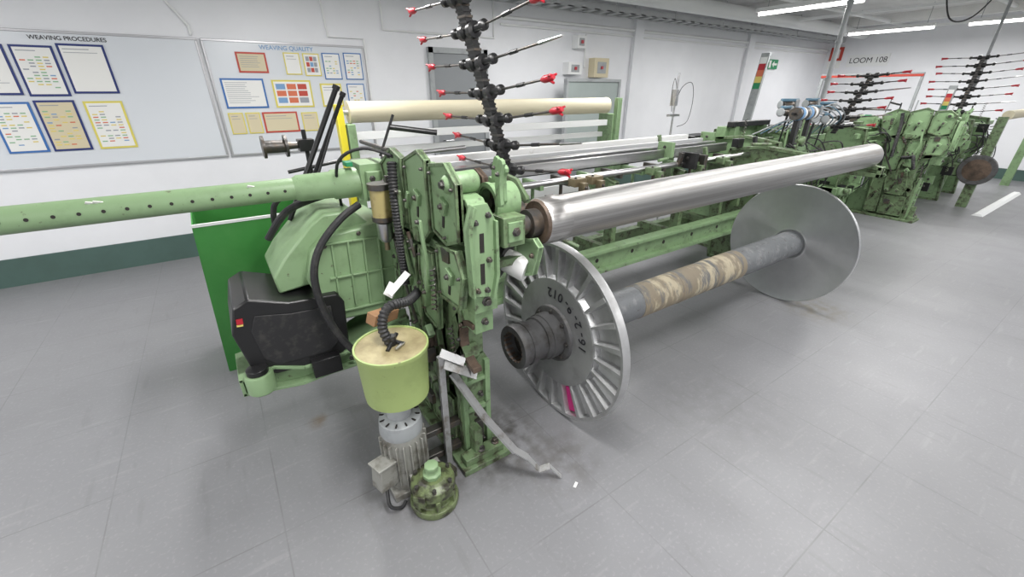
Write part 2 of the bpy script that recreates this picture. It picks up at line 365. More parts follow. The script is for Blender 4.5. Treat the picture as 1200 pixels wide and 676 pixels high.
def poster(x0,x1,z0,z1,fr,pp,style,grp):
    t=thing('poster',((x0+x1)/2,Y1-.03,z0),{'navy':'navy','blue':'blue','yellow':'yellow','redb':'red'}[fr]+'-bordered '+{'table':'sheet with coloured table','text':'printed text notice','photos':'sheet with colour photographs','plain':'notice sheet'}[style]+' on whiteboard','poster',grp)
    y=Y1-.03
    put(B().mt(fr).bx(x0,x1,y,y+.006,z0,z1),'poster_border',t)
    w=x1-x0;h=z1-z0; m=.016 if w>.2 else .010
    b=B().mt(pp).bx(x0+m,x1-m,y-.002,y,z0+m,z1-m); y2=y-.003
    a0,a1,c0,c1=x0+m+.015,x1-m-.015,z0+m+.015,z1-m-.02
    def r(xa,xb,za,zb,k): b.mt(k).bx(xa,xb,y2,y2+.0008,za,zb)
    if style=='text':
        n=int((c1-c0)/.018)
        for i in range(n):
            z=c1-i*.018; r(a0,a0+(a1-a0)*random.uniform(.5,1),z-.004,z,'pgrey')
    elif style=='table':
        n=int((c1-c0)/.022); r(a0,a1*.6+a0*.4,c1-.006,c1,'pgrey')
        cs=['pgreen','pyel','pblu','pgreen','pgrey','pyel','porg']
        for i in range(2,n):
            z=c1-i*.022
            for j in range(4):
                if random.random()<.6: r(a0+(a1-a0)*j/4,a0+(a1-a0)*(j+.7)/4,z-.009,z,random.choice(cs))
    elif style=='photos':
        for i in range(3):
            for j in range(3): r(a0+(a1-a0)*i/3,a0+(a1-a0)*(i+.85)/3,c1-(c1-c0)*(j+.8)/3,c1-(c1-c0)*j/3,random.choice(['porg','pgrey','pblu','pgrey','redb']))
    else:
        r(a0,a0+(a1-a0)*.7,c1-.006,c1,'pgrey'); r(a0,a0+(a1-a0)*.9,c1-.03,c1-.026,'pgrey')
    put(b,'printed_sheet',t)
g1='papers on the procedures board'; g2='papers on the quality board'
for q in ((-1.47,-1.19,1.56,1.92,'navy','paper','text'),(-1.16,-.91,1.55,1.92,'navy','paper','table'),(-.885,-.59,1.57,1.94,'navy','paper','plain'),(-1.43,-1.185,1.12,1.51,'blue','paper','table'),(-1.16,-.91,1.12,1.52,'navy','beige','table'),(-.86,-.60,1.12,1.51,'yellow','paper','table')): poster(*q,g1)
for q in ((.36,.62,1.75,1.93,'redb','beige','text'),(.78,.93,1.74,1.94,'yellow','paper','plain'),(.96,1.12,1.73,1.94,'yellow','paper','photos'),(1.15,1.33,1.70,1.95,'blue','paper','table'),(1.37,1.56,1.70,1.96,'blue','paper','table'),(.18,.55,1.43,1.70,'blue','paper','text'),(.62,.99,1.43,1.69,'yellow','paper','photos'),(1.08,1.30,1.43,1.66,'yellow','paper','plain'),(1.36,1.55,1.43,1.66,'blue','paper','table'),(.17,.30,1.19,1.39,'yellow','beige','plain'),(.32,.45,1.19,1.39,'yellow','beige','plain'),(.47,.80,1.19,1.39,'redb','beige','plain'),(.84,1.0,1.19,1.38,'yellow','beige','plain')): poster(*q,g2)

# ---------------------------------------------------------------- cloth roll stand
t=thing('roll_stand',(2.3,3.6,0),'green and white steel stand behind the loom','stand')
put(B().mt('yel').bx(.80,.85,3.52,3.60,0.05,1.50).mt('green').bx(.86,.92,3.50,3.68,0.05,1.36).bx(.80,.92,3.2,4.0,0,.05),'upright',t,.004)
put(B().mt('green').bx(3.68,3.76,3.48,3.70,0.05,1.36).bx(3.70,3.76,3.44,3.5,0.05,1.52).bx(3.66,3.78,3.2,4.0,0,.05),'upright',t,.004)
for (y0,z0,z1,k) in ((3.56,1.24,1.30,'white'),(3.62,1.12,1.17,'white'),(3.56,.55,.65,'white'),(3.6,.98,1.05,'green')): put(B().mt(k).bx(.9,3.7,y0,y0+.04,z0,z1),'cross_bar',t,.003)
b=B().mt('cream').lathe((.9,3.6,1.442),(1,0,0),[(0,.03),(.0,.082),(.015,.082),(.02,.078),(2.76,.078),(2.765,.083),(2.78,.083),(2.78,.03)],28)
b.mt('steel').cyl((.86,3.6,1.442),(3.74,3.6,1.442),.02)
put(b,'cloth_roll',label='long cream cloth-covered roll resting on the green stand',category='fabric roll',ang=50)
t=thing('notice_screen',(4.8,5.0,0),'grey-green framed free-standing board near the wall','screen')
put(B().mt('screen').bx(4.3,5.3,4.97,5.0,.5,1.70),'screen_panel',t)
b=B().mt('grey').bx(4.26,4.3,4.95,5.02,0,1.74).bx(5.3,5.34,4.95,5.02,0,1.74).bx(4.3,5.3,4.95,5.02,1.70,1.74).bx(4.3,5.3,4.95,5.02,.46,.5)
b.bx(4.24,4.32,4.75,5.2,0,.03).bx(5.28,5.36,4.75,5.2,0,.03)
put(b,'screen_frame',t,.003)

# ---------------------------------------------------------------- main loom
LM=thing('weaving_loom',(.7,1.6,0),'green cast-iron weaving loom, partly dismantled and greasy','weaving loom','looms in the row')
G='green'
def arc(cx,cz,r0,r1,a0,a1,n=16):
    o=[(cx+r1*math.cos(math.radians(a0+(a1-a0)*i/n)),cz+r1*math.sin(math.radians(a0+(a1-a0)*i/n))) for i in range(n+1)]
    i_=[(cx+r0*math.cos(math.radians(a0+(a1-a0)*i/n)),cz+r0*math.sin(math.radians(a0+(a1-a0)*i/n))) for i in range(n,-1,-1)]
    return o+i_
poly=[(1.36,0),(1.38,.30),(1.44,.46),(1.46,.56),(1.46,.68),(1.40,.80),(1.30,.88),(1.25,.95),(1.23,1.0),(1.22,1.22),(1.42,1.26),(1.6,1.30),(1.85,1.28),(2.02,1.2),(2.1,1.05),(2.08,.85),(1.94,.7),(1.86,.5),(1.80,.3),(1.82,0)]
b=B().mt('greend').ext(poly,0,.690,.715)
for path,w in (([(1.38,.02),(1.38,.3),(1.44,.48),(1.46,.6),(1.44,.74),(1.34,.86),(1.26,.96)],.06),
               ([(1.80,.02),(1.80,.35),(1.88,.6),(2.0,.8),(2.08,1.0),(2.03,1.18)],.07),
               ([(1.39,.12),(1.8,.14)],.05),([(1.42,.40),(1.82,.44)],.05),([(1.42,.40),(1.80,.16)],.03),([(1.34,.84),(1.65,.78),(1.95,.74)],.05)):
    b.band(path,w,.645,.715,sm=1)
b.mt('green')
for path,w in (([(1.25,.96),(1.235,1.10),(1.25,1.24)],.04),([(1.24,1.24),(1.42,1.27),(1.62,1.31),(1.85,1.29),(2.03,1.18)],.055),
               ([(1.24,1.06),(1.5,1.02),(1.8,1.04),(2.07,1.0)],.04),([(1.62,.80),(1.6,1.04)],.04),([(1.82,.78),(1.78,1.04),(1.84,1.27)],.045)):
    b.band(path,w,.645,.715,sm=1)
put(b,'side_frame',LM,.003)
# tall slotted plate and stepped blocks facing the beam
b=B().mt('greenl').ext([(.625,.93),(.715,.91),(.735,1.0),(.73,1.20),(.70,1.26),(.64,1.26),(.615,1.18)],1,1.185,1.205)
b.mt('green').ext([(.625,.93),(.635,.93),(.63,1.18),(.65,1.25),(.64,1.26),(.615,1.18)],1,1.165,1.186).ext([(.715,.91),(.735,1.0),(.73,1.20),(.72,1.20),(.722,1.0),(.705,.915)],1,1.165,1.186)
b.mt('recess_shade').bx(.665,.683,1.183,1.186,.97,1.05).bx(.665,.683,1.183,1.186,1.09,1.16)
b.mt('dsteel')
for x,z in ((.70,1.06),(.65,1.20),(.70,1.22),(.65,.95),(.69,.945)): b.bolt((x,1.185,z),(0,-1,0),.008,.016)
put(b,'slotted_plate',LM,.003)
b=B().mt('green').bx(.65,.75,1.21,1.30,.84,.93).bx(.66,.74,1.23,1.34,.74,.84); b.mt('dsteel').bolt((.70,1.21,.885),(0,-1,0),.014,.02).bolt((.70,1.23,.79),(0,-1,0),.011,.02)
put(b,'spacer_block',LM,.006)
b=B().mt('greend').ext([(.64,.0),(.80,.0),(.78,.30),(.79,.50),(.76,.56),(.66,.56),(.63,.30)],1,1.355,1.385)
b.mt('green').bx(.64,.665,1.335,1.36,.03,.54).bx(.755,.78,1.335,1.36,.05,.52).bx(.65,.77,1.338,1.36,.26,.285).bx(.65,.77,1.338,1.36,.42,.44)
b.mt('dsteel').bx(.69,.735,1.33,1.36,.10,.20)
for x,z in ((.68,.34),(.735,.34),(.71,.48),(.68,.07),(.74,.07),(.71,.23)): b.bolt((x,1.355,z),(0,-1,0),.010,.022)
put(b,'front_plate',LM,.003)
b=B().mt('greend').bx(.58,.84,1.24,1.95,0,.03).bx(.60,.80,1.26,1.32,.03,.07).bx(.66,.70,1.28,1.40,.03,.20)
b.mt('dsteel').bolt((.69,1.29,.07),(0,0,1),.016,.03).bolt((.77,1.29,.07),(0,0,1),.014,.025)
put(b,'base_foot',LM,.004)
b=B().mt('rust').ext(arc(1.255,.665,.095,.118,-95,100),0,.65,.69)
b.mt('greend').band([(1.34,.60),(1.41,.50),(1.41,.40)],.07,.65,.72,sm=1).band([(1.34,.74),(1.38,.82)],.06,.65,.72).bx(.65,.76,1.355,1.44,.55,.78)
b.mt('dsteel')
for y,z in ((1.355,.66),(1.33,.74),(1.33,.59),(1.37,.80),(1.4,.44)): b.bolt((.65,y,z),(-1,0,0),.008,.014)
for x,z in ((.68,.62),(.73,.70),(.68,.74)): b.bolt((x,1.355,z),(0,-1,0),.009,.016)
put(b,'beam_cradle',LM,.004)
PL=(([(1.92,1.10),(1.97,1.30),(1.82,1.38),(1.70,1.35),(1.70,1.08),(1.84,1.03)],.600,.028,'green'),
    ([(1.69,1.35),(1.54,1.40),(1.47,1.37),(1.47,1.10),(1.55,1.03),(1.69,1.05)],.606,.028,'greenl'),
    ([(1.46,1.36),(1.32,1.38),(1.24,1.32),(1.24,1.12),(1.34,1.08),(1.46,1.11)],.612,.028,'green'),
    ([(1.42,1.07),(1.25,1.09),(1.20,1.0),(1.24,.86),(1.42,.85)],.600,.030,'greenl'),
    ([(1.58,1.02),(1.44,1.03),(1.42,.84),(1.44,.68),(1.58,.70),(1.60,.9)],.592,.026,'green'),
    ([(1.80,1.03),(1.62,1.01),(1.62,.80),(1.62,.64),(1.78,.63),(1.83,.82)],.590,.026,'green'),
    ([(1.68,.62),(1.50,.65),(1.45,.46),(1.46,.32),(1.66,.33),(1.70,.5)],.606,.026,'greend'),
    ([(2.02,1.0),(1.85,1.02),(1.83,.76),(1.92,.68),(2.04,.82)],.610,.026,'green'),
    ([(1.67,.31),(1.41,.31),(1.40,.05),(1.66,.05)],.620,.024,'greend'),
    ([(1.84,.60),(1.71,.62),(1.69,.30),(1.68,.06),(1.82,.06)],.612,.024,'greend'))
for q,x,d_,k in PL:
    b=B().mt(k).cast(q,0,x,x+d_,.012,.45,'greend')
    cy=sum(p[0] for p in q)/len(q);cz=sum(p[1] for p in q)/len(q)
    b.mt(k).box((x,cy,cz),(.018,.05,.05),(.4,0,0)); b.mt('dsteel').bolt((x-.008,cy,cz),(-1,0,0),.009,.012)
    b.mt('recess_shade').box((x+.006,cy+.02,cz-.06),(.004,.015,.05),(.2,0,0))
    b.mt('dsteel')
    for p in q[::2]:
        b.bolt((x,p[0]+(cy-p[0])*.22,p[1]+(cz-p[1])*.22),(-1,0,0),.0055,.012)
    put(b,'cast_plate',LM,.002)
b=B().mt(G).lathe((.60,1.31,1.31),(1,0,0),[(0,.02),(.01,.030),(.03,.038),(.12,.040),(.13,.030)],26)
b.mt('dsteel').bolt((.60,1.31,1.31),(-1,0,0),.012,.012)
put(b,'bearing_dome',LM)
b=B().mt(G).ring((.76,1.285,1.23),(1,0,0),.052,.070,.10,30).ring((.755,1.285,1.23),(1,0,0),.06,.075,.014,30)
b.mt('rust').lathe((.80,1.285,1.23),(1,0,0),[(0,.052),(.01,.05)],24); b.mt('dsteel').lathe((.77,1.285,1.23),(1,0,0),[(0,.016),(.05,.02)],14)
put(b,'ring_housing',LM,ang=40)
b=B().mt('greend').bx(.745,.835,1.155,1.245,1.10,1.205).mt('green').bx(.76,.82,1.145,1.155,1.12,1.19); b.mt('dsteel').bolt((.79,1.145,1.155),(0,-1,0),.012)
put(b,'bearing_block',LM,.006)
for (x,y,w,z1) in ((.74,1.18,.014,1.39),(.78,1.22,.014,1.36),(.80,1.30,.012,1.38)):
    b=B().mt(G).band([(y,1.25),(y+.005,1.33),(y-.012,z1)],.030,x,x+w); b.mt('dsteel').bolt((x,y,1.35),(-1,0,0),.006,.01)
    put(b,'fork_arm',LM,.003)
for i,(path,w,x,k) in enumerate((([(1.50,.84),(1.47,.98),(1.50,1.14)],.020,.575,'greenl'),([(1.70,1.22),(1.72,1.02),(1.66,.86)],.022,.575,'greend'),
        ([(1.58,.52),(1.60,.70),(1.56,.86)],.024,.58,'greend'),([(1.66,.62),(1.78,.82),(1.84,1.0)],.018,.575,'dsteel'))):
    b=B().mt(k).band(path,w,x,x+.012,sm=1); b.mt('dsteel')
    for p in (path[0],path[-1]): b.bolt((x,p[0],p[1]),(-1,0,0),.008,.014)
    put(b,'lever',LM,.002)
for i,(p0,p1,r,tn) in enumerate((((.58,1.43,.78),(.58,1.41,.98),.010,9),((.62,1.35,.55),(.62,1.38,.72),.011,8))):
    put(B().mt('dsteel').spring(p0,p1,r,tn),'coil_spring',LM)
rn=random.Random(23)
for i in range(22):
    y=rn.uniform(1.26,1.98); z=rn.uniform(.2,1.28)
    if z<.85 and y<1.45: y+=.2
    x=rn.uniform(.575,.61)
    b=B().mt(rn.choice(['dsteel','greend','greend','green','rust','greend','greenl','dsteel']))
    k=i%4; s=rn.uniform(.7,1.2)
    if k==0: b.box((x,y,z),(.03*s,.05*s,.04*s),(rn.uniform(-.8,.8),0,0)).mt('dsteel').bolt((x-.015*s,y,z),(-1,0,0),.007,.012)
    elif k==1: b.box((x,y,z),(.04*s,.025*s,.07*s),(rn.uniform(-.3,.3),0,0))
    elif k==2: b.ext([(y-.035*s,z-.03*s),(y-.035*s,z+.03*s),(y+.01,z+.04*s),(y+.04*s,z+.03*s),(y+.03*s,z-.035*s)],0,x,x+.02)
    else: b.box((x,y,z),(.012,.022*s,.10*s),(rn.uniform(-.5,.5),0,0)); b.mt('dsteel').bolt((x-.006,y,z),(-1,0,0),.006,.012)
    put(b,'frame_fitting',LM,.0015)
b=B().mt('rust').bx(.79,.86,1.28,1.37,1.10,1.17).box((.84,1.36,1.20),(.06,.08,.04),(.3,0,0)).lathe((.70,1.38,1.16),(1,0,0),[(0,.014),(.14,.014)],12)
b.mt('whitep').box((.788,1.31,1.14),(.004,.035,.045),(.2,0,0)).mt('dsteel').bolt((.825,1.32,1.17),(0,0,1),.012,.03)
put(b,'clamp_block',LM,.003)
# whip roller
b=B().mt('roller').lathe((.925,1.2,1.156),(1,0,0),[(0,.05),(0,.083),(.008,.088),(.10,.088),(.104,.085),(3.10,.085),(3.11,.08),(3.11,.03)],64)
put(b,'whip_roller',LM,ang=50,label='long brushed steel roller')
b=B().mt('rust').lathe((.922,1.2,1.156),(1,0,0),[(-.004,.02),(-.008,.078),(.004,.084)],32)
b.mt('dsteel').lathe((.83,1.2,1.156),(1,0,0),[(0,.018),(.001,.036),(.03,.038),(.032,.034),(.04,.034),(.042,.052),(.09,.052)],20).bolt((.83,1.2,1.156),(-1,0,0),.018,.012)
put(b,'roller_journal',LM,ang=40)
b=B().mt('greenl').cast([(1.13,1.03),(1.115,1.09),(1.15,1.115),(1.2,1.10),(1.24,1.115),(1.275,1.07),(1.26,.99),(1.2,.95),(1.15,.97)],0,.865,.89,.010,.6)
b.mt('dsteel').bolt((.865,1.15,1.05),(-1,0,0),.008).bolt((.865,1.24,1.02),(-1,0,0),.008)
b.mt('greend').bx(.72,.87,1.215,1.245,1.0,1.03)
put(b,'roller_bracket',LM,.003)
b=B().mt('greend').cast([(1.1,1.0),(1.1,1.08),(1.3,1.10),(2.0,1.15),(2.3,1.1),(2.4,.6),(2.3,0),(1.8,0),(1.75,.5),(1.6,.9),(1.3,1.0)],0,4.05,4.11,.03,.4)
b.lathe((4.02,1.9,.95),(1,0,0),[(0,.08),(.1,.09)],18).lathe((4.02,2.0,.5),(1,0,0),[(0,.06),(.1,.07)],18)
put(b,'far_side_frame',LM,.004)
b=B().mt('whitep').lathe((.86,1.24,.985),Vector((-.5,.75,.25)),[(-.045,.050),(-.04,.053),(.05,.045)],24)
b.mt('black').lathe((.86,1.24,.985),Vector((-.5,.75,.25)),[(.05,.05),(.052,.078),(.060,.080),(.075,.074),(.082,.04),(.1,.03)],28)
b.mt('hub').lathe((.86,1.24,.985),Vector((-.5,.75,.25)),[(.083,.03),(.084,.066),(.086,.066),(.088,.02)],28)
put(b,'yarn_cup',LM,ang=40,label='white plastic cup with black disc')
# cross rails
b=B().mt(G).bx(.72,4.06,1.98,2.06,.42,.56).bx(.72,4.06,1.94,1.98,.40,.425).bx(.72,4.06,1.94,1.98,.55,.575)
for i in range(6):
    b.mt('recess_shade').lathe((1.7+i*.37,1.981,.49),(0,-1,0),[(0,.016),(.004,.016)],14)
put(b,'front_cross_rail',LM,.003)
b=B().mt('greend').bx(.72,4.06,2.5,2.58,.3,.42).bx(.72,4.06,2.15,2.2,.75,.83)
for x in (1.5,2.3,3.1,3.7):
    b.bx(x,x+.06,2.06,2.5,.44,.50).bx(x,x+.05,2.08,2.16,.5,.98).cast([(2.1,.80),(2.1,1.0),(2.3,1.05),(2.42,1.0),(2.3,.86)],0,x,x+.05,.012,.5)
put(b,'rear_cross_rail',LM,.003)
b=B().mt('steel').bx(.8,4.0,2.42,2.50,1.13,1.155).bx(.8,4.0,2.30,2.33,1.08,1.15).cyl((.74,2.12,1.06),(4.1,2.12,1.06),.022)
b.mt('pale').bx(.8,4.0,2.56,2.60,1.09,1.17)
b.mt('rubber').bx(.8,4.0,2.36,2.39,1.06,1.12).bx(.8,4.0,2.52,2.54,1.10,1.14)
b.mt('whitep').bx(.85,3.9,2.66,2.72,1.10,1.20)
put(b,'reed_rail',LM,.002)
b=B().mt('rust').cyl((.74,1.92,.98),(4.1,1.92,.98),.032,n=20)
for x in (1.3,1.9,2.4,3.3): b.mt('dsteel').cyl((x,1.92,.98),(x+.06,1.92,.98),.05,n=20)
b.mt('dsteel').cyl((.74,2.2,.9),(4.1,2.2,.9),.02)
put(b,'rocking_shaft',LM,ang=40)
for i,x in enumerate((1.85,2.0,2.6,3.1,3.5)):
    b=B().mt('brass' if i<2 else 'greend').bx(x,x+.10,2.02,2.09,1.03,1.08).bx(x+.03,x+.07,1.97,2.02,.97,1.06)
    b.mt('dsteel').bolt((x+.02,2.04,1.08),(0,0,1),.008).bolt((x+.05,1.97,1.03),(0,-1,0),.008)
    put(b,'guide_block',LM,.003)
for i in range(12):
    x=1.15+i*.24; b=B().mt('dsteel' if i%2 else 'green').bx(x,x+.03,2.10,2.30,1.02,1.07).cyl((x+.015,2.2,.9),(x+.015,2.2,1.05),.012)
    put(b,'heddle_arm',LM,.002)
rf=random.Random(77)
for i in range(34):
    x=rf.uniform(2.9,4.1);y=rf.uniform(2.0,2.75);z=rf.uniform(.62,1.18)
    b=B().mt(rf.choice(['greend','greend','dsteel','green','black','dsteel','greenl']))
    k=i%4
    if k==0: b.bx(x,x+.04,y-.07,y+.07,z-.08,z+.04).mt('dsteel').bolt((x,y,z),(-1,0,0),.01)
    elif k==1: b.box((x,y,z),(rf.uniform(.06,.2),rf.uniform(.04,.08),rf.uniform(.04,.09)))
    elif k==2: b.cyl((x,y,z),(x+rf.uniform(.1,.4),y+rf.uniform(-.05,.05),z+rf.uniform(-.05,.05)),.013)
    else: b.box((x,y,z-.04),(.03,.03,rf.uniform(.1,.2)),(rf.uniform(-.2,.2),rf.uniform(-.2,.2),0))
    put(b,'rear_mechanism',LM,.002)
# rapier tube
b=B().mt('greenl').cyl((-3.2,2.1,1.20),(.25,2.1,1.20),.047,n=28).lathe((.24,2.1,1.20),(1,0,0),[(0,.047),(.02,.058),(.16,.060),(.17,.068),(.34,.070)],28)
b.mt('recess_shade')
for i in range(43): b.lathe((.20-i*.066,2.1-.0455,1.203),(0,-1,.06),[(0,.0065),(.0025,.0065)],10)
b.mt('paper'); 
for x in (-.42,-.40,.08): b.box((x,2.066,1.234),(.03,.004,.010),(.7,.3,.4))
put(b,'rapier_tube',LM,ang=40,label='long light-green tube with drilled holes')
b=B().mt('greenl').bx(.52,.66,2.02,2.20,1.12,1.29).bx(.54,.64,1.98,2.02,1.14,1.26); b.mt('dsteel').bolt((.56,1.98,1.23),(0,-1,0),.01).bolt((.62,1.98,1.17),(0,-1,0),.01)
put(b,'tube_mount',LM,.008)
b=B().mt('greenl')
b.ext([(.27,.56),(.20,.80),(.24,.93),(.31,.995),(.60,1.02),(.65,.98),(.65,.58),(.58,.54)],1,1.99,2.4)
b.ext([(.08,.74),(.07,.82),(.13,.90),(.27,1.04),(.33,1.08),(.46,1.08),(.54,1.0),(.46,.78)],1,2.05,2.42)
put(b,'gearbox_housing',LM,.010)
b=B().mt('greenl')
for i in range(5):
    x=.32+i*.072; b.band([(x,.60+.01*(4-i)),(x+.012,.95)],.008,1.974,1.992,ax=1,sm=1)
for z in (.60,.78,.95): b.band([(.30,z+.01),(.635,z)],.008,1.974,1.992,ax=1,sm=1)
b.mt('dsteel')
for x,z in ((.30,.6),(.62,.60),(.30,.95),(.61,.95),(.46,.985)): b.bolt((x,1.985,z),(0,-1,0),.008)
put(b,'ribbed_cover',LM,.002)
b=B().mt('black').ext([(-.11,.46),(-.14,.64),(-.11,.76),(-.05,.79),(.10,.735),(.31,.72),(.335,.67),(.32,.43),(.26,.375),(-.02,.39)],1,1.95,2.34)
o=put(b,'motor_cover',LM,.008,label='glossy black angular motor cover')
b=B().mt('rubber').ext([(-.05,.49),(-.07,.64),(-.04,.71),(.10,.68),(.27,.67),(.27,.47),(.23,.43),(.0,.44)],1,1.944,1.951)
put(b,'cover_panel',LM,.003)
b=B().mt('red').box((-.098,1.947,.70),(.024,.008,.024),(0,.1,0)).mt('pyel').box((-.101,1.947,.682),(.024,.008,.008),(0,.1,0))
put(b,'cover_sticker',LM)
b=B().mt('greenl')
b.cast([(-.17,.33),(-.17,.42),(-.02,.44),(.10,.39),(.30,.40),(.55,.50),(.64,.50),(.64,.38),(.40,.30),(.2,.30),(.08,.29)],1,1.94,2.2,.015,.6)
b.lathe((-.09,1.93,.34),(0,0,1),[(0,.05),(.01,.06),(.09,.06),(.1,.055)],24)
b.mt('black').lathe((-.09,1.93,.44),(0,0,1),[(0,.045),(.025,.045),(.03,.03)],20).bx(.13,.26,1.90,1.95,.33,.42)
b.mt('dsteel').bolt((.32,1.94,.36),(0,-1,0),.012).bolt((.5,1.94,.42),(0,-1,0),.012)
put(b,'drive_bracket',LM,.005)
for pts,r in (([(.48,1.98,1.12),(.38,1.93,1.08),(.27,1.90,.98),(.22,1.89,.85),(.23,1.88,.68),(.28,1.86,.52),(.35,1.84,.42),(.46,1.82,.40)],.017),
    ([(.50,2.2,1.15),(.35,2.2,1.13),(.2,2.2,1.08),(.10,2.25,.95)],.017),([(.5,2.25,1.13),(.35,2.3,1.16),(.18,2.35,1.10),(.15,2.4,.95)],.014),
    ([(.62,1.8,1.34),(.5,1.85,1.38),(.42,2.0,1.3),(.45,2.2,1.05)],.007)):
    put(B().mt('rubber').tube(pts,r,10,6),'hose',LM)
put(B().mt('rubber').corr([(.585,1.76,1.33),(.57,1.73,1.2),(.57,1.72,1.0),(.57,1.71,.80)],.022),'corrugated_conduit',LM)
put(B().mt('rubber').corr([(.58,1.60,.80),(.50,1.50,.82),(.40,1.45,.84),(.36,1.42,.78),(.38,1.40,.70)],.021),'corrugated_conduit',LM)
b=B().mt('amber').cyl((.545,1.84,1.09),(.545,1.84,1.21),.046,n=22).mt('dsteel').cyl((.545,1.84,1.21),(.545,1.84,1.235),.052,n=22).cyl((.545,1.84,1.07),(.545,1.84,1.09),.05,n=22)
b.mt('steel').lathe((.545,1.84,.97),(0,0,1),[(0,.02),(.02,.035),(.09,.035),(.1,.02)],16).mt('brass').cyl((.545,1.84,.93),(.545,1.84,.98),.012)
put(b,'oil_lubricator',LM,ang=40,label='amber glass oil cup')
for p0,p1,w in (((.22,2.35,1.0),(.547,2.35,1.60),.022),((.27,2.38,1.0),(.58,2.38,1.57),.018),((.33,2.30,1.1),(.50,2.30,1.45),.010)):
    P0=Vector(p0);P1=Vector(p1); put(B().mt('black').cyl(P0,P1,w*.6,n=6).cyl(P1,P1+(P1-P0).normalized()*.02,w*.8,n=8),'lever_rod',LM)
b=B().mt('dsteel').lathe((.20,2.7,1.32),(1,0,0),[(0,.02),(.002,.058),(.016,.058),(.018,.033),(.11,.033),(.112,.058),(.126,.058),(.128,.02),(.24,.015)],24)
b.mt('black').cyl((.42,2.7,1.02),(.42,2.7,1.40),.012).bx(.38,.46,2.66,2.74,1.29,1.35).cyl((.3,2.7,1.18),(.6,2.7,1.22),.010)
put(b,'selvedge_reel',LM,ang=40,label='black flanged reel on a rod')
for k,(p0,p1,r,m_) in enumerate((((.62,1.9,1.36),(.62,2.3,1.36),.010,'dsteel'),((.72,1.75,1.36),(.95,1.8,1.36),.009,'steel'),((.60,1.95,1.33),(.68,1.95,1.5),.006,'black'),((.66,1.95,1.45),(.86,1.90,1.42),.012,'black'))):
    put(B().mt(m_).cyl(p0,p1,r),'linkage_rod',LM)
b=B().mt('dsteel').bx(.55,.66,2.2,2.3,1.2,1.28).lathe((.66,2.25,1.24),(1,0,0),[(0,.03),(.04,.03),(.042,.05),(.07,.06),(.09,.06)],20)
put(b,'shedding_motion',LM,.002)
put(B().mt('greend').bx(.74,.80,1.6,2.1,1.1,1.14),'guide_rail',LM,.002)
put(B().mt('exit').bx(.47,.5,2.05,2.12,1.28,1.30),'green_connector',LM,.002)
rnd=random.Random(5)
for i in range(30):
    x=rnd.uniform(.74,1.35);y=rnd.uniform(1.5,2.4);z=rnd.uniform(.7,1.22)
    b=B().mt(rnd.choice(['green','greend','dsteel','greend','rust']))
    k=i%4
    if k==0: b.cast([(y-.06,z-.05),(y-.05,z+.04),(y+.02,z+.07),(y+.07,z),(y+.03,z-.07)],0,x,x+.03,.01,.4)
    elif k==1: b.box((x,y,z),(.05,.08,.07),(.2,0,.1)).mt('dsteel').bolt((x-.025,y,z),(-1,0,0),.012)
    elif k==2: b.cyl((x,y,z),(x+rnd.uniform(-.05,.3),y+rnd.uniform(-.2,.2),z+rnd.uniform(-.1,.1)),.010)
    else: b.band([(y-.08,z-.06),(y,z+.01),(y+.1,z+.02)],.03,x,x+.02,sm=1)
    put(b,'mechanism_part',LM,.002)
b=B().mt('strip').bx(.535,.57,1.345,1.349,.0,.62).bx(.535,.539,1.325,1.349,.0,.62)
put(b,'bracket_strip',LM)
b=B().mt('strip').box((.62,1.30,.55),(.15,.045,.005),(.5,.5,-.4)).box((.60,1.33,.60),(.11,.035,.005),(.9,.5,-.5))
put(b,'guard_plate',LM)
def rail(pp,w,name,lip=-.018):
    b=B().mt('strip')
    for i in range(len(pp)-1):
        p=Vector(pp[i]);q=Vector(pp[i+1]);d=(q-p).normalized(); s=d.cross(Vector((0,0,1))).normalized(); u=s.cross(d).normalized()
        ww=w[i] if isinstance(w,tuple) else w
        for (a,c,e,g) in ((-ww/2,ww/2,0,.002),(ww/2-.002,ww/2,lip,.0)):
            vs=[]
            for o in (p,q):
                vs+=[o+s*a+u*e,o+s*c+u*e,o+s*c+u*g,o+s*a+u*g]
            b.add(vs,[(3,2,1,0),(4,5,6,7),(0,1,5,4),(1,2,6,5),(2,3,7,6),(3,0,4,7)])
    put(b,name,LM,label='dirty bent bare-metal rail')
rail([(.60,1.34,.52),(.69,1.23,.31),(.78,1.13,.15)],.040,'guard_rail',-.010)
rail([(.778,1.132,.152),(.82,1.09,.12),(.86,1.055,.05),(.90,1.03,.07),(.94,.995,.012)],(.036,.030,.034,.020),'guard_rail',-.004)
put(B().mt('wood').box((.42,1.62,.72),(.14,.05,.05),(.2,.2,.5)),'wooden_block',LM,.002)
put(B().mt('whitep').box((.50,1.60,.86),(.12,.03,.004),(.6,-.6,.2)).box((.47,1.62,.83),(.06,.05,.004),(.3,-.9,.2)),'torn_label',LM)

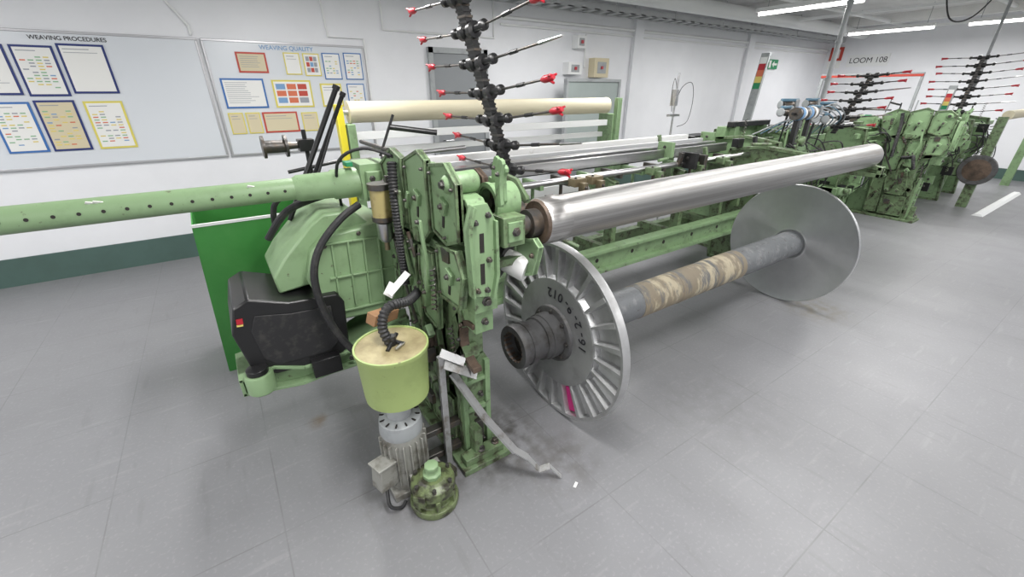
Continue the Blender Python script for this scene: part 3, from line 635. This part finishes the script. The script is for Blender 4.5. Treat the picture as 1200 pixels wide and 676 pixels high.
# ---------------------------------------------------------------- bin
t=thing('waste_bin',(.05,2.95,0),'bright green sheet-metal bin beside the loom drive','bin')
b=B().mt('bin')
def slab(a,c,d,e,th):
    a,c,d,e=map(Vector,(a,c,d,e)); n=(c-a).cross(e-a).normalized()*th
    b.add([a,c,d,e,a+n,c+n,d+n,e+n],[(0,3,2,1),(4,5,6,7),(0,1,5,4),(1,2,6,5),(2,3,7,6),(3,0,4,7)])
slab((-.265,2.78,0),(.45,2.78,0),(.5,2.78,.93),(-.21,2.78,.93),.006)
slab((-.265,2.78,0),(-.21,2.78,.93),(-.21,3.15,.98),(-.265,3.15,0),.006)
slab((.45,2.78,0),(.45,3.15,0),(.5,3.15,.98),(.5,2.78,.93),.006)
slab((-.265,3.15,0),(-.21,3.15,1.02),(.5,3.15,1.02),(.45,3.15,0),.006)
b.bx(-.25,.44,2.8,3.13,.01,.03)
put(b,'bin_body',t)
put(B().mt('white').bx(-.215,.50,2.768,2.782,.925,.940),'rim_strip',t)

# ---------------------------------------------------------------- warp beam
CY,CZ=1.41,.474
WB=thing('warp_beam',(2.4,CY,0),'empty warp beam with two large aluminium flanges on the floor','warp beam')
fx=1.22
b=B().mt('alu').lathe((fx,CY,CZ),(1,0,0),[(-.010,.285),(.024,.300),(.024,.450),(-.014,.455),(-.016,.470),(0,.474),(.026,.474),(.030,.45),(.032,.1)],96)
NR=24
for i in range(NR):
    a=2*pi*i/NR; c,s=math.cos(a),math.sin(a); tx=Vector((0,-s,c)); rr=Vector((0,c,s)); o=Vector((fx,CY,CZ))
    w=tx*.007
    q=[o+rr*.285-w*.7+Vector((-.010,0,0)),o+rr*.285+w*.7+Vector((-.010,0,0)),o+rr*.455+w*1.9+Vector((-.015,0,0)),o+rr*.455-w*1.9+Vector((-.015,0,0))]
    q2=[o+rr*.285-w*1.3,o+rr*.285+w*1.3,o+rr*.455+w*3.2,o+rr*.455-w*3.2]; q2=[p+Vector((.026,0,0)) for p in q2]
    b.add(q+q2,[(0,1,2,3),(0,4,5,1),(1,5,6,2),(3,2,6,7),(0,3,7,4)])
put(b,'ribbed_flange',WB,ang=30)
b=B().mt('aluin').lathe((fx,CY,CZ),(1,0,0),[(-.016,.15),(-.015,.270),(-.012,.288),(.01,.288)],72)
b.mt('hub').lathe((fx,CY,CZ),(1,0,0),[(-.034,.10),(-.034,.14),(-.030,.148),(-.01,.155)],60)
for i in range(8):
    a=2*pi*i/8; b.mt('dsteel').bolt((fx-.034,CY+.127*math.cos(a),CZ+.127*math.sin(a)),(-1,0,0),.009)
put(b,'flange_plate',WB,ang=30)
o=Vector((fx+.012,CY,CZ)); da=2*pi/NR; a_=round(math.atan2(-.343,-.17)/da)*da
b=B().mt('pink'); v=[]
for (r,a) in ((.308,a_+.04),(.446,a_+.04),(.446,a_+da-.04),(.308,a_+da-.04)): v.append(o+Vector((0,math.cos(a),math.sin(a)))*r)
v2=[p+Vector((.013,0,0)) for p in v]
b.add(v+v2,[(0,1,2,3),(7,6,5,4),(0,4,5,1),(1,5,6,2),(2,6,7,3),(3,7,4,0)])
put(b,'pink_mark',WB)
T=bpy.data.objects.new('handwritten_number',None); coll.objects.link(T); T.parent=WB; W[T]=Vector((fx-.0178,CY-.2,CZ)); T.location=W[T]-W[WB]
S='16-2-9-012'; R_=.222
for i,ch in enumerate(S):
    ang=math.radians(180-i*10.6)
    y=CY+R_*math.cos(ang); z=CZ+R_*math.sin(ang)
    U=Vector((0,math.sin(ang),-math.cos(ang))).normalized()
    Nn=Vector((-1,0,0)); V=Nn.cross(U)
    txt(ch,.068,Vector((fx-.0178,y,z)),Matrix((U,V,Nn)).transposed(),'ink','handwritten_digit',T,bold=.5)
b=B().mt('hub').lathe((.955,CY,CZ),(1,0,0),[(.06,.072),(.0,.078),(0,.108),(.010,.113),(.03,.113),(.032,.104),(.055,.104),(.057,.110),(.085,.110),(.087,.102),(.14,.102),(.142,.112),(.17,.112),(.172,.118),(.235,.118)],40,caps=False)
b.mt('recess_shade').lathe((1.015,CY,CZ),(1,0,0),[(0,.073),(.01,.073)],30)
b.mt('rust')
for i in range(18):
    a=2*pi*i/18; b.box((.975,CY+.078*math.cos(a),CZ+.078*math.sin(a)),(.04,.010,.012),(a,0,0))
put(b,'beam_stub',WB,ang=30)
put(B().mt('greypipe').lathe((fx+.02,CY,CZ),(1,0,0),[(0,.115),(.05,.115),(.06,.098),(1.65,.098),(1.66,.102),(2.41,.102)],48),'beam_barrel',WB,ang=30)
b=B().mt('wrap').lathe((1.80,CY,CZ),(1,0,0),[(0,.0985),(.002,.1005),(.35,.1),(.352,.102),(.70,.101),(.702,.1035),(1.05,.103),(1.054,.0985)],48)
put(b,'torn_tape_wrap',WB,ang=30,label='torn tan and cream tape')
fx2=3.65
b=B().mt('aludisc').lathe((fx2,CY,CZ),(1,0,0),[(.0,.10),(-.006,.12),(-.002,.14),(-.020,.458),(-.024,.470),(-.020,.474),(.0,.474),(.012,.10)],96)
put(b,'flange',WB,ang=25,label='smooth spun aluminium flange')
b=B().mt('greypipe').lathe((fx2+.02,CY,CZ),(1,0,0),[(0,.11),(.2,.106)],32); b.mt('recess_shade').lathe((fx2+.005,CY,CZ),(1,0,0),[(.01,.455),(.02,.46),(.03,.3),(.03,.1)],64)
put(b,'beam_stub',WB,ang=30)

# ---------------------------------------------------------------- bucket, motor, pump
t=thing('oil_bucket',(.38,1.40,.45),'lime-green metal oil bucket with stained lid, hung from loom','bucket')
bx_=.378
b=B().mt('bucket').lathe((bx_,1.40,.465),(0,0,1),[(0,.05),(.002,.114),(.012,.126),(.03,.128),(.220,.136),(.230,.143),(.245,.143),(.245,.136),(.235,.134)],40,caps=True)
put(b,'bucket_body',t,ang=40)
put(B().mt('bucketlid').lathe((bx_,1.40,.695),(0,0,1),[(0,.02),(0,.135),(.010,.135),(.012,.02)],40),'bucket_lid',t,ang=40)
b=B().mt('black').cyl((.38,1.40,.70),(.38,1.40,.745),.02).cyl((.35,1.36,.71),(.41,1.42,.735),.008).cyl((.42,1.37,.71),(.36,1.43,.73),.008)
b.mt('steel').box((.40,1.36,.715),(.05,.012,.006),(0,0,.6))
put(b,'hose_fitting',t)
put(B().mt('dsteel').bx(.36,.62,1.53,1.56,.58,.61).bx(.60,.64,1.50,1.58,.56,.64),'mounting_arm',t,.003)

t=thing('electric_motor',(.33,1.40,0),'dirty grey finned electric motor standing under the bucket','electric motor')
mx_,my_=.365,1.38
b=B().mt('motor').lathe((mx_,my_,.03),(0,0,1),[(0,.06),(.0,.084),(.02,.088),(.27,.085),(.28,.06)],28)
for i in range(20):
    a=2*pi*i/20; b.box((mx_+.088*math.cos(a),my_+.088*math.sin(a),.17),(.022,.005,.22),(0,0,a))
b.bx(mx_-.09,mx_+.09,my_-.09,my_+.09,0,.03).bx(mx_-.02,mx_+.12,my_-.10,my_-.06,.03,.12)
put(b,'motor_body',t,.002)
b=B().mt('grey').lathe((mx_,my_,.30),(0,0,1),[(0,.06),(.001,.086),(.02,.090),(.07,.086),(.085,.06),(.086,.05),(.163,.05)],28)
for i in range(12):
    a=2*pi*i/12; b.mt('recess_shade').box((mx_+.068*math.cos(a),my_+.068*math.sin(a),.381),(.03,.006,.004),(0,0,a))
put(b,'fan_cowl',t,ang=40)
b=B().mt('motor').box((.262,1.335,.15),(.09,.07,.12),(0,.1,.3)).box((.260,1.33,.215),(.10,.08,.010),(0,.1,.3))
b.mt('rubber').tube([(.25,1.31,.09),(.24,1.26,.04),(.28,1.25,.012),(.31,1.27,.012)],.008,8,5)
put(b,'terminal_box',t,.004)
for z in (.06,.20): put(B().mt('dsteel').bx(.44,.63,1.36,1.40,z,z+.03),'mounting_bar',t,.002)
t=thing('gear_pump',(.42,1.215,0),'greasy green gear pump with broad flanged base on the floor','pump')
px_,py_=.418,1.215
b=B().mt('pumpg').lathe((px_,py_,0),(0,0,1),[(0,.06),(0,.100),(.02,.104),(.035,.100),(.038,.078),(.07,.072),(.085,.090),(.115,.094),(.13,.090),(.135,.070),(.15,.052)],36)
for i in range(7):
    a=2*pi*i/7; b.box((px_+.082*math.cos(a),py_+.082*math.sin(a),.06),(.03,.018,.06),(0,0,a))
b.box((px_+.08,py_+.02,.09),(.06,.05,.05),(0,0,.3)).box((px_-.07,py_-.04,.10),(.05,.05,.06),(0,0,.8)).box((px_+.03,py_-.06,.10),(.04,.05,.05),(0,0,.2))
put(b,'pump_body',t,.003)
for i in range(6):
    a=2*pi*i/6+.2; put(B().mt('dsteel').bolt((px_+.078*math.cos(a),py_+.078*math.sin(a),.118),(0,0,1),.009,.03),'bolt',t)
b=B().mt('greenl').lathe((px_,py_,.148),(0,0,1),[(0,.038),(.02,.040),(.024,.028),(.04,.024),(.045,.030),(.06,.030),(.065,.018)],8)
put(b,'cap',t,.002)

# ---------------------------------------------------------------- feeder posts
def creel(base,top,rows,label,L1=.55,pw=.026,k_=1.):
    t=thing('yarn_guide_post',base,label,'yarn guide post','yarn guide posts')
    base=Vector(base);top=Vector(top); ax=(top-base)
    b=B().mt('black'); x,y,z=frame(ax)
    w1=Vector((0,1,0))*pw*1.1; w2=Vector((1,0,0))*pw*.6
    b.add([base-w1-w2,base+w1-w2,base+w1+w2,base-w1+w2,top-w1-w2,top+w1-w2,top+w1+w2,top-w1+w2],[(3,2,1,0),(4,5,6,7),(0,1,5,4),(1,2,6,5),(2,3,7,6),(3,0,4,7)])
    for i in range(rows*6): 
        p=base+ax*(i+.5)/(rows*6); b.mt('dsteel' if i%2 else 'black').box(p,(pw*1.4,pw*2.6,.010))
    put(b,'post',t)
    for i in range(rows):
        p=base+ax*((i+.8)/rows)
        for s in (-1,1):
            d=Vector((.03*s*random.uniform(-1,1),s,.10+.03*random.random() if s<0 else .0+.03*random.random())).normalized()
            L=L1*random.uniform(.92,1.03)
            b=B().mt('black').lathe(p+d*.015,d,[(0,.022*k_),(.01,.036*k_),(.045,.037*k_),(.05,.018*k_),(.11,.014*k_),(.115,.024*k_),(.135,.024*k_),(.145,.008)],14)
            b.mt('dsteel').cyl(p+d*.1,p+d*L,.0055,n=8)
            b.mt('black').cyl(p+d*(L*.55),p+d*(L*.66),.009*k_,n=8)
            a=put(b,'yarn_guide_arm',t)
            q=p+d*L
            if s>0 or i%3!=1:
                b=B().mt('red').lathe(q-d*.045,d,[(0,.010*k_),(.02,.016*k_),(.065,.015*k_),(.08,.008*k_)],10)
                for k in range(3):
                    e=frame(d)[0]*math.cos(k*pi*2/3+.6)+frame(d)[1]*math.sin(k*pi*2/3+.6)
                    b.cyl(q-d*.01,q+d*.032+e*.022*k_,.008*k_,.005,6)
                put(b,'red_clip',a)
            else:
                put(B().mt('steel').cyl(q-d*.02,q+d*.12,.008,.004,8),'steel_tip',a)
    return t
creel((1.38,2.05,1.08),(1.04,2.05,2.14),8,'leaning dark post with red-tipped yarn guide arms on the loom',.55,.030)
creel((5.85,2.15,1.15),(6.45,2.15,1.76),7,'leaning dark post with red-tipped yarn guide arms behind beam',.32,.02,.8)
creel((9.6,1.95,1.2),(9.75,1.95,2.05),8,'upright dark post with many yarn guide arms beside far loom',.46,.022,.9)

# ---------------------------------------------------------------- drive unit clusters for far end & second loom
def cluster(parent,x,y0,seed,n=22,zt=1.22):
    rnd=random.Random(seed)
    b=B().mt(G)
    b.cast([(y0,0),(y0+.05,.5),(y0-.08,.8),(y0-.02,zt-.10),(y0+.3,zt-.06),(y0+.8,zt-.12),(y0+.85,.5),(y0+.7,0)],0,x,x+.06,.03,.4,'greend')
    b.mt(G).cast([(y0+.1,0),(y0+.1,.6),(y0+.15,1.0),(y0+.6,1.0),(y0+.7,.4),(y0+.6,0)],0,x+.5,x+.55,.03,.4)
    b.bx(x,x+.55,y0+.1,y0+.16,.1,.22).bx(x,x+.55,y0+.05,y0+.1,.62,.72).bx(x+.1,x+.5,y0+.2,y0+.6,.3,.62).bx(x-.1,x+.65,y0+.02,y0+.06,zt-.22,zt-.16)
    put(b,'machine_casting',parent,.004)
    put(B().mt('greend').lathe((x-.05,y0+.35,.85),(1,0,0),[(0,.06),(.01,.12),(.04,.12),(.05,.08)],28),'pulley',parent)
    for i in range(n):
        px,py,pz=x+rnd.uniform(-.15,.65),y0+rnd.uniform(-.15,.40),rnd.uniform(.30,zt+.02)
        b=B().mt(rnd.choice(['greend','green','dsteel','green','dsteel','greenl','black','greend','grey']))
        k=i%6
        if k==0: b.box((px,py,pz),(rnd.uniform(.06,.14),rnd.uniform(.04,.09),rnd.uniform(.04,.09)))
        elif k==1: b.lathe((px,py,pz),(0,-1,0) if i%2 else (1,0,0),[(0,.02),(.01,.04),(.05,.04),(.06,.02)],16)
        elif k==2: b.cyl((px,py,pz),(px+rnd.uniform(.2,.5),py,pz),.010)
        elif k==3: b.bx(px,px+.03,py-.06,py+.06,pz-.07,pz+.05).mt('dsteel').bolt((px,py,pz),(-1,0,0),.012)
        elif k==4: b.spring((px,py,pz-.1),(px,py,pz+.1),.012,8)
        else: b.cyl((px,py,pz-.1),(px+rnd.uniform(-.05,.05),py,pz+rnd.uniform(.1,.22)),.008)
        put(b,'mechanism_part',parent,.002)
    for i in range(7):
        p=Vector((x+rnd.uniform(0,.5),y0-.03,rnd.uniform(.8,zt-.05))); q=Vector((rnd.uniform(-.1,.4),rnd.uniform(-.05,.05),-rnd.uniform(.1,.5)))
        put(B().mt('rubber').tube([p,p+q*.3+Vector((0,-.08,.05)),p+q*.7+Vector((.03,-.1,0)),p+q],.007,6,5),'cable',parent)
SKIP=('whip_roller','roller_journal','motor_cover','cover_panel','cover_sticker','rapier_tube','bracket_strip','guard_rail','guard_plate','wooden_block','torn_label','yarn_cup','selvedge_reel','lever_rod','oil_lubricator','beam_cradle','control_box','far_side_frame','guide_block','hose','rear_mechanism')
L2=dup(LM,(6.8,.25,0),skip=SKIP,label='green weaving loom with blue feeders and cables, fully fitted')
W[L2]=Vector((.7+6.8,1.6+.25,0))
cluster(LM,4.3,2.0,3,30,1.26); cluster(LM,4.95,2.25,61,30,1.30); cluster(LM,5.5,2.3,41,24,1.28)
b=B().mt('black').bx(4.0,4.35,2.65,2.85,1.10,1.18); b.mt('green').bx(4.0,4.4,2.6,2.9,.95,1.10)
put(b,'control_box',LM,.01)
b=B().mt('black').bx(4.3,5.0,2.45,2.52,1.26,1.31).mt('green').bx(4.3,5.0,2.52,2.62,1.14,1.26).bx(4.35,4.42,2.45,2.55,.9,1.28).bx(4.88,4.95,2.45,2.55,.9,1.28)
put(b,'selector_unit',LM,.004)
cluster(L2,6.75,2.15,11,30,1.26); cluster(L2,7.5,1.85,51,26,1.25); cluster(L2,8.3,1.75,21,28,1.28); cluster(L2,9.3,1.7,31,26,1.3); cluster(L2,10.2,1.7,37,20,1.3)
put(B().mt('cream').lathe((9.2,1.35,1.28),(1,0,0),[(0,.03),(0,.06),(2.8,.06),(2.8,.03)],24),'cloth_roller',L2,label='white cloth roller')
put(B().mt('hub').lathe((9.0,1.38,.55),(1,0,0),[(0,.05),(0,.20),(.02,.21),(.04,.20),(.04,.05)],40).mt('rust').lathe((8.99,1.38,.55),(1,0,0),[(0,.06),(.01,.15),(.02,.15)],30),'end_disc',L2)
put(B().mt('greend').ext([(1.33,0),(1.45,0),(1.42,1.26),(1.32,1.26)],0,9.1,9.16).bx(9.04,9.3,1.33,1.7,.45,.6),'roller_support',L2); put(B().mt('green').ext([(1.33,0),(1.45,0),(1.42,1.26),(1.32,1.26)],0,11.9,11.96),'roller_support',L2)
b=B().mt('grey').bx(7.98,8.02,2.1,2.13,0,1.79).bx(7.98,8.02,3.29,3.32,0,1.79); b.mt('redb').bx(7.97,7.99,2.1,3.32,1.76,1.79); b.mt('grey').bx(7.98,8.02,2.1,3.32,1.79,1.81)
put(b,'overhead_frame',bevel=.003,label='thin grey steel frame with a red top bar',category='frame')
def banner(x,y,z0,z1,lab,w=.05,lean=0.):
    t=thing('striped_panel',(x,y,0),lab,'panel','panels with coloured stripes')
    yy=lambda z:y-lean*(z/z1)
    def q(za,zb,w_): return [(yy(za)-w_,za),(yy(za)+w_,za),(yy(zb)+w_,zb),(yy(zb)-w_,zb)]
    put(B().mt('grey').ext(q(0,z1+.05,w+.012),0,x-.02,x+.02),'panel_body',t,.004)
    h=(z1-z0)/7; b=B()
    for i,k in enumerate(('grey','grey','exit','pyel','porg','red','white')):
        b.mt(k).ext(q(z0+i*h,z0+(i+1)*h,w),0,x-.024,x-.02)
    put(b,'coloured_stripes',t)
banner(6.5,3.62,1.45,2.0,'tall grey leaning panel with rainbow coloured stripes',.045,.16)
banner(8.6,1.95,1.25,1.6,'narrow panel with rainbow coloured stripes on far loom',.03,.05)
F0=None
for i,(x,y,z) in enumerate(((4.75,2.2,1.40),(5.0,2.3,1.46),(5.25,2.15,1.40),(5.5,2.3,1.46),(5.05,2.05,1.34),(5.75,2.25,1.42),(4.9,2.12,1.30),(5.4,2.1,1.32))):
    if F0 is None:
        t=thing('yarn_feeder',(x,y,z),'blue-grey electronic yarn feeder mounted above the loom','yarn feeder','blue yarn feeders')
        b=B().mt('bluem').bx(x-.11,x+.09,y-.015,y+.015,z+.03,z+.058).mt('grey').bx(x+.05,x+.09,y-.025,y+.025,z-.03,z+.05)
        put(b,'feeder_housing',t,.008)
        b=B().mt('dsteel').lathe((x-.09,y,z),(1,0,0),[(0,.015),(.01,.030),(.08,.032),(.09,.038),(.12,.030)],24); b.mt('grey').lathe((x-.12,y,z),(1,0,0),[(0,.030),(.008,.040),(.016,.032)],24)
        put(b,'yarn_drum',t)
        put(B().mt('black').cyl((x+.05,y,z-.02),(x+.05,y+.02,z-.28),.008),'support_rod',t)
        F0=t;p0=Vector((x,y,z))
    else: dup(F0,Vector((x,y,z))-p0,rotz=random.uniform(-.6,.6))
t=thing('yarn_package',(4.65,1.98,1.3),'dark roll with blue and white bands on the loom top','yarn roll')
b=B()
for i in range(9): b.mt(['dsteel','pblu','paper','dsteel','grey','pblu','dsteel','paper','dsteel'][i]).lathe((4.45+i*.04,1.98,1.40),(1,0,0),[(0,.055+.004*(i%2)),(.04,.055+.004*(i%2))],24)
put(b,'wound_yarn',t); put(B().mt('black').bx(4.5,4.54,1.96,2.0,1.1,1.36).bx(4.72,4.76,1.96,2.0,1.1,1.36).cyl((4.4,1.98,1.40),(4.86,1.98,1.40),.012),'cradle',t)
t=thing('yarn_detector_stand',(4.0,2.95,0),'thin silver stand with wire loops behind the loom','stand')
put(B().mt('steel').cyl((4.0,2.95,0),(4.0,2.95,1.75),.010).bx(3.96,4.0,2.92,2.98,1.45,1.60).bx(3.92,4.08,2.93,2.97,1.35,1.37),'stand_rod',t)
b=B().mt('black')
b.tube([(4.0,2.95,1.45),(4.05,2.93,1.62),(4.16,2.9,1.66),(4.22,2.9,1.5),(4.18,2.9,1.3),(4.05,2.92,1.25)],.003,6,6)
b.tube([(4.0,2.95,1.6),(3.92,2.93,1.7),(3.86,2.9,1.6),(3.9,2.9,1.4)],.003,6,6)
put(b,'wire_loop',t)
rq=random.Random(9)
for k in range(7): put(B().mt('bluem' if k%2 else 'grey').tube([(4.4+.15*k,2.3,1.2),(4.8+.13*k,2.15,1.34+.02*k),(5.3+.1*k,2.1,1.32),(5.6+.08*k,2.3,1.15)],.006,6,6),'air_hose',LM)
for k in range(4):
    p=Vector((4.3+.34*k+rq.uniform(-.1,.1),2.05,rq.uniform(1.0,1.2))); put(B().mt('rubber').tube([p,p+Vector((.15,-.12,rq.uniform(-.1,.05))),p+Vector((.35,-.1,-.15)),p+Vector((rq.uniform(.4,.7),.05,-.1))],.007,6,5),'air_hose',LM)
put(B().mt('white').ext([(1.05,0),(1.08,.03),(1.14,.03),(1.17,0)],0,8.6,11.1),'floor_trunking',label='white cable trunking strip lying on the floor',category='cable cover')
put(B().mt('paper').box((.97,.93,.0025),(.03,.012,.003),(0,0,.5)),'paper_scrap',label='tiny white paper scrap on grey floor',category='paper scrap')

# ---------------------------------------------------------------- camera, world
P=math.atan2(233,490)
cam=bpy.data.cameras.new('camera'); co=bpy.data.objects.new('camera',cam); coll.objects.link(co)
cam.sensor_width=36; cam.lens=490*36/1200; cam.clip_start=.02
co.location=(0,0,1.6); co.rotation_euler=(pi/2-P,0,-(pi/2-math.atan2(805,math.hypot(490,233))))
scene.camera=co
w=bpy.data.worlds.new('world'); scene.world=w; w.use_nodes=True
w.node_tree.nodes['Background'].inputs[0].default_value=(.9,.95,1,1); w.node_tree.nodes['Background'].inputs[1].default_value=.5
scene.view_settings.view_transform='Standard'
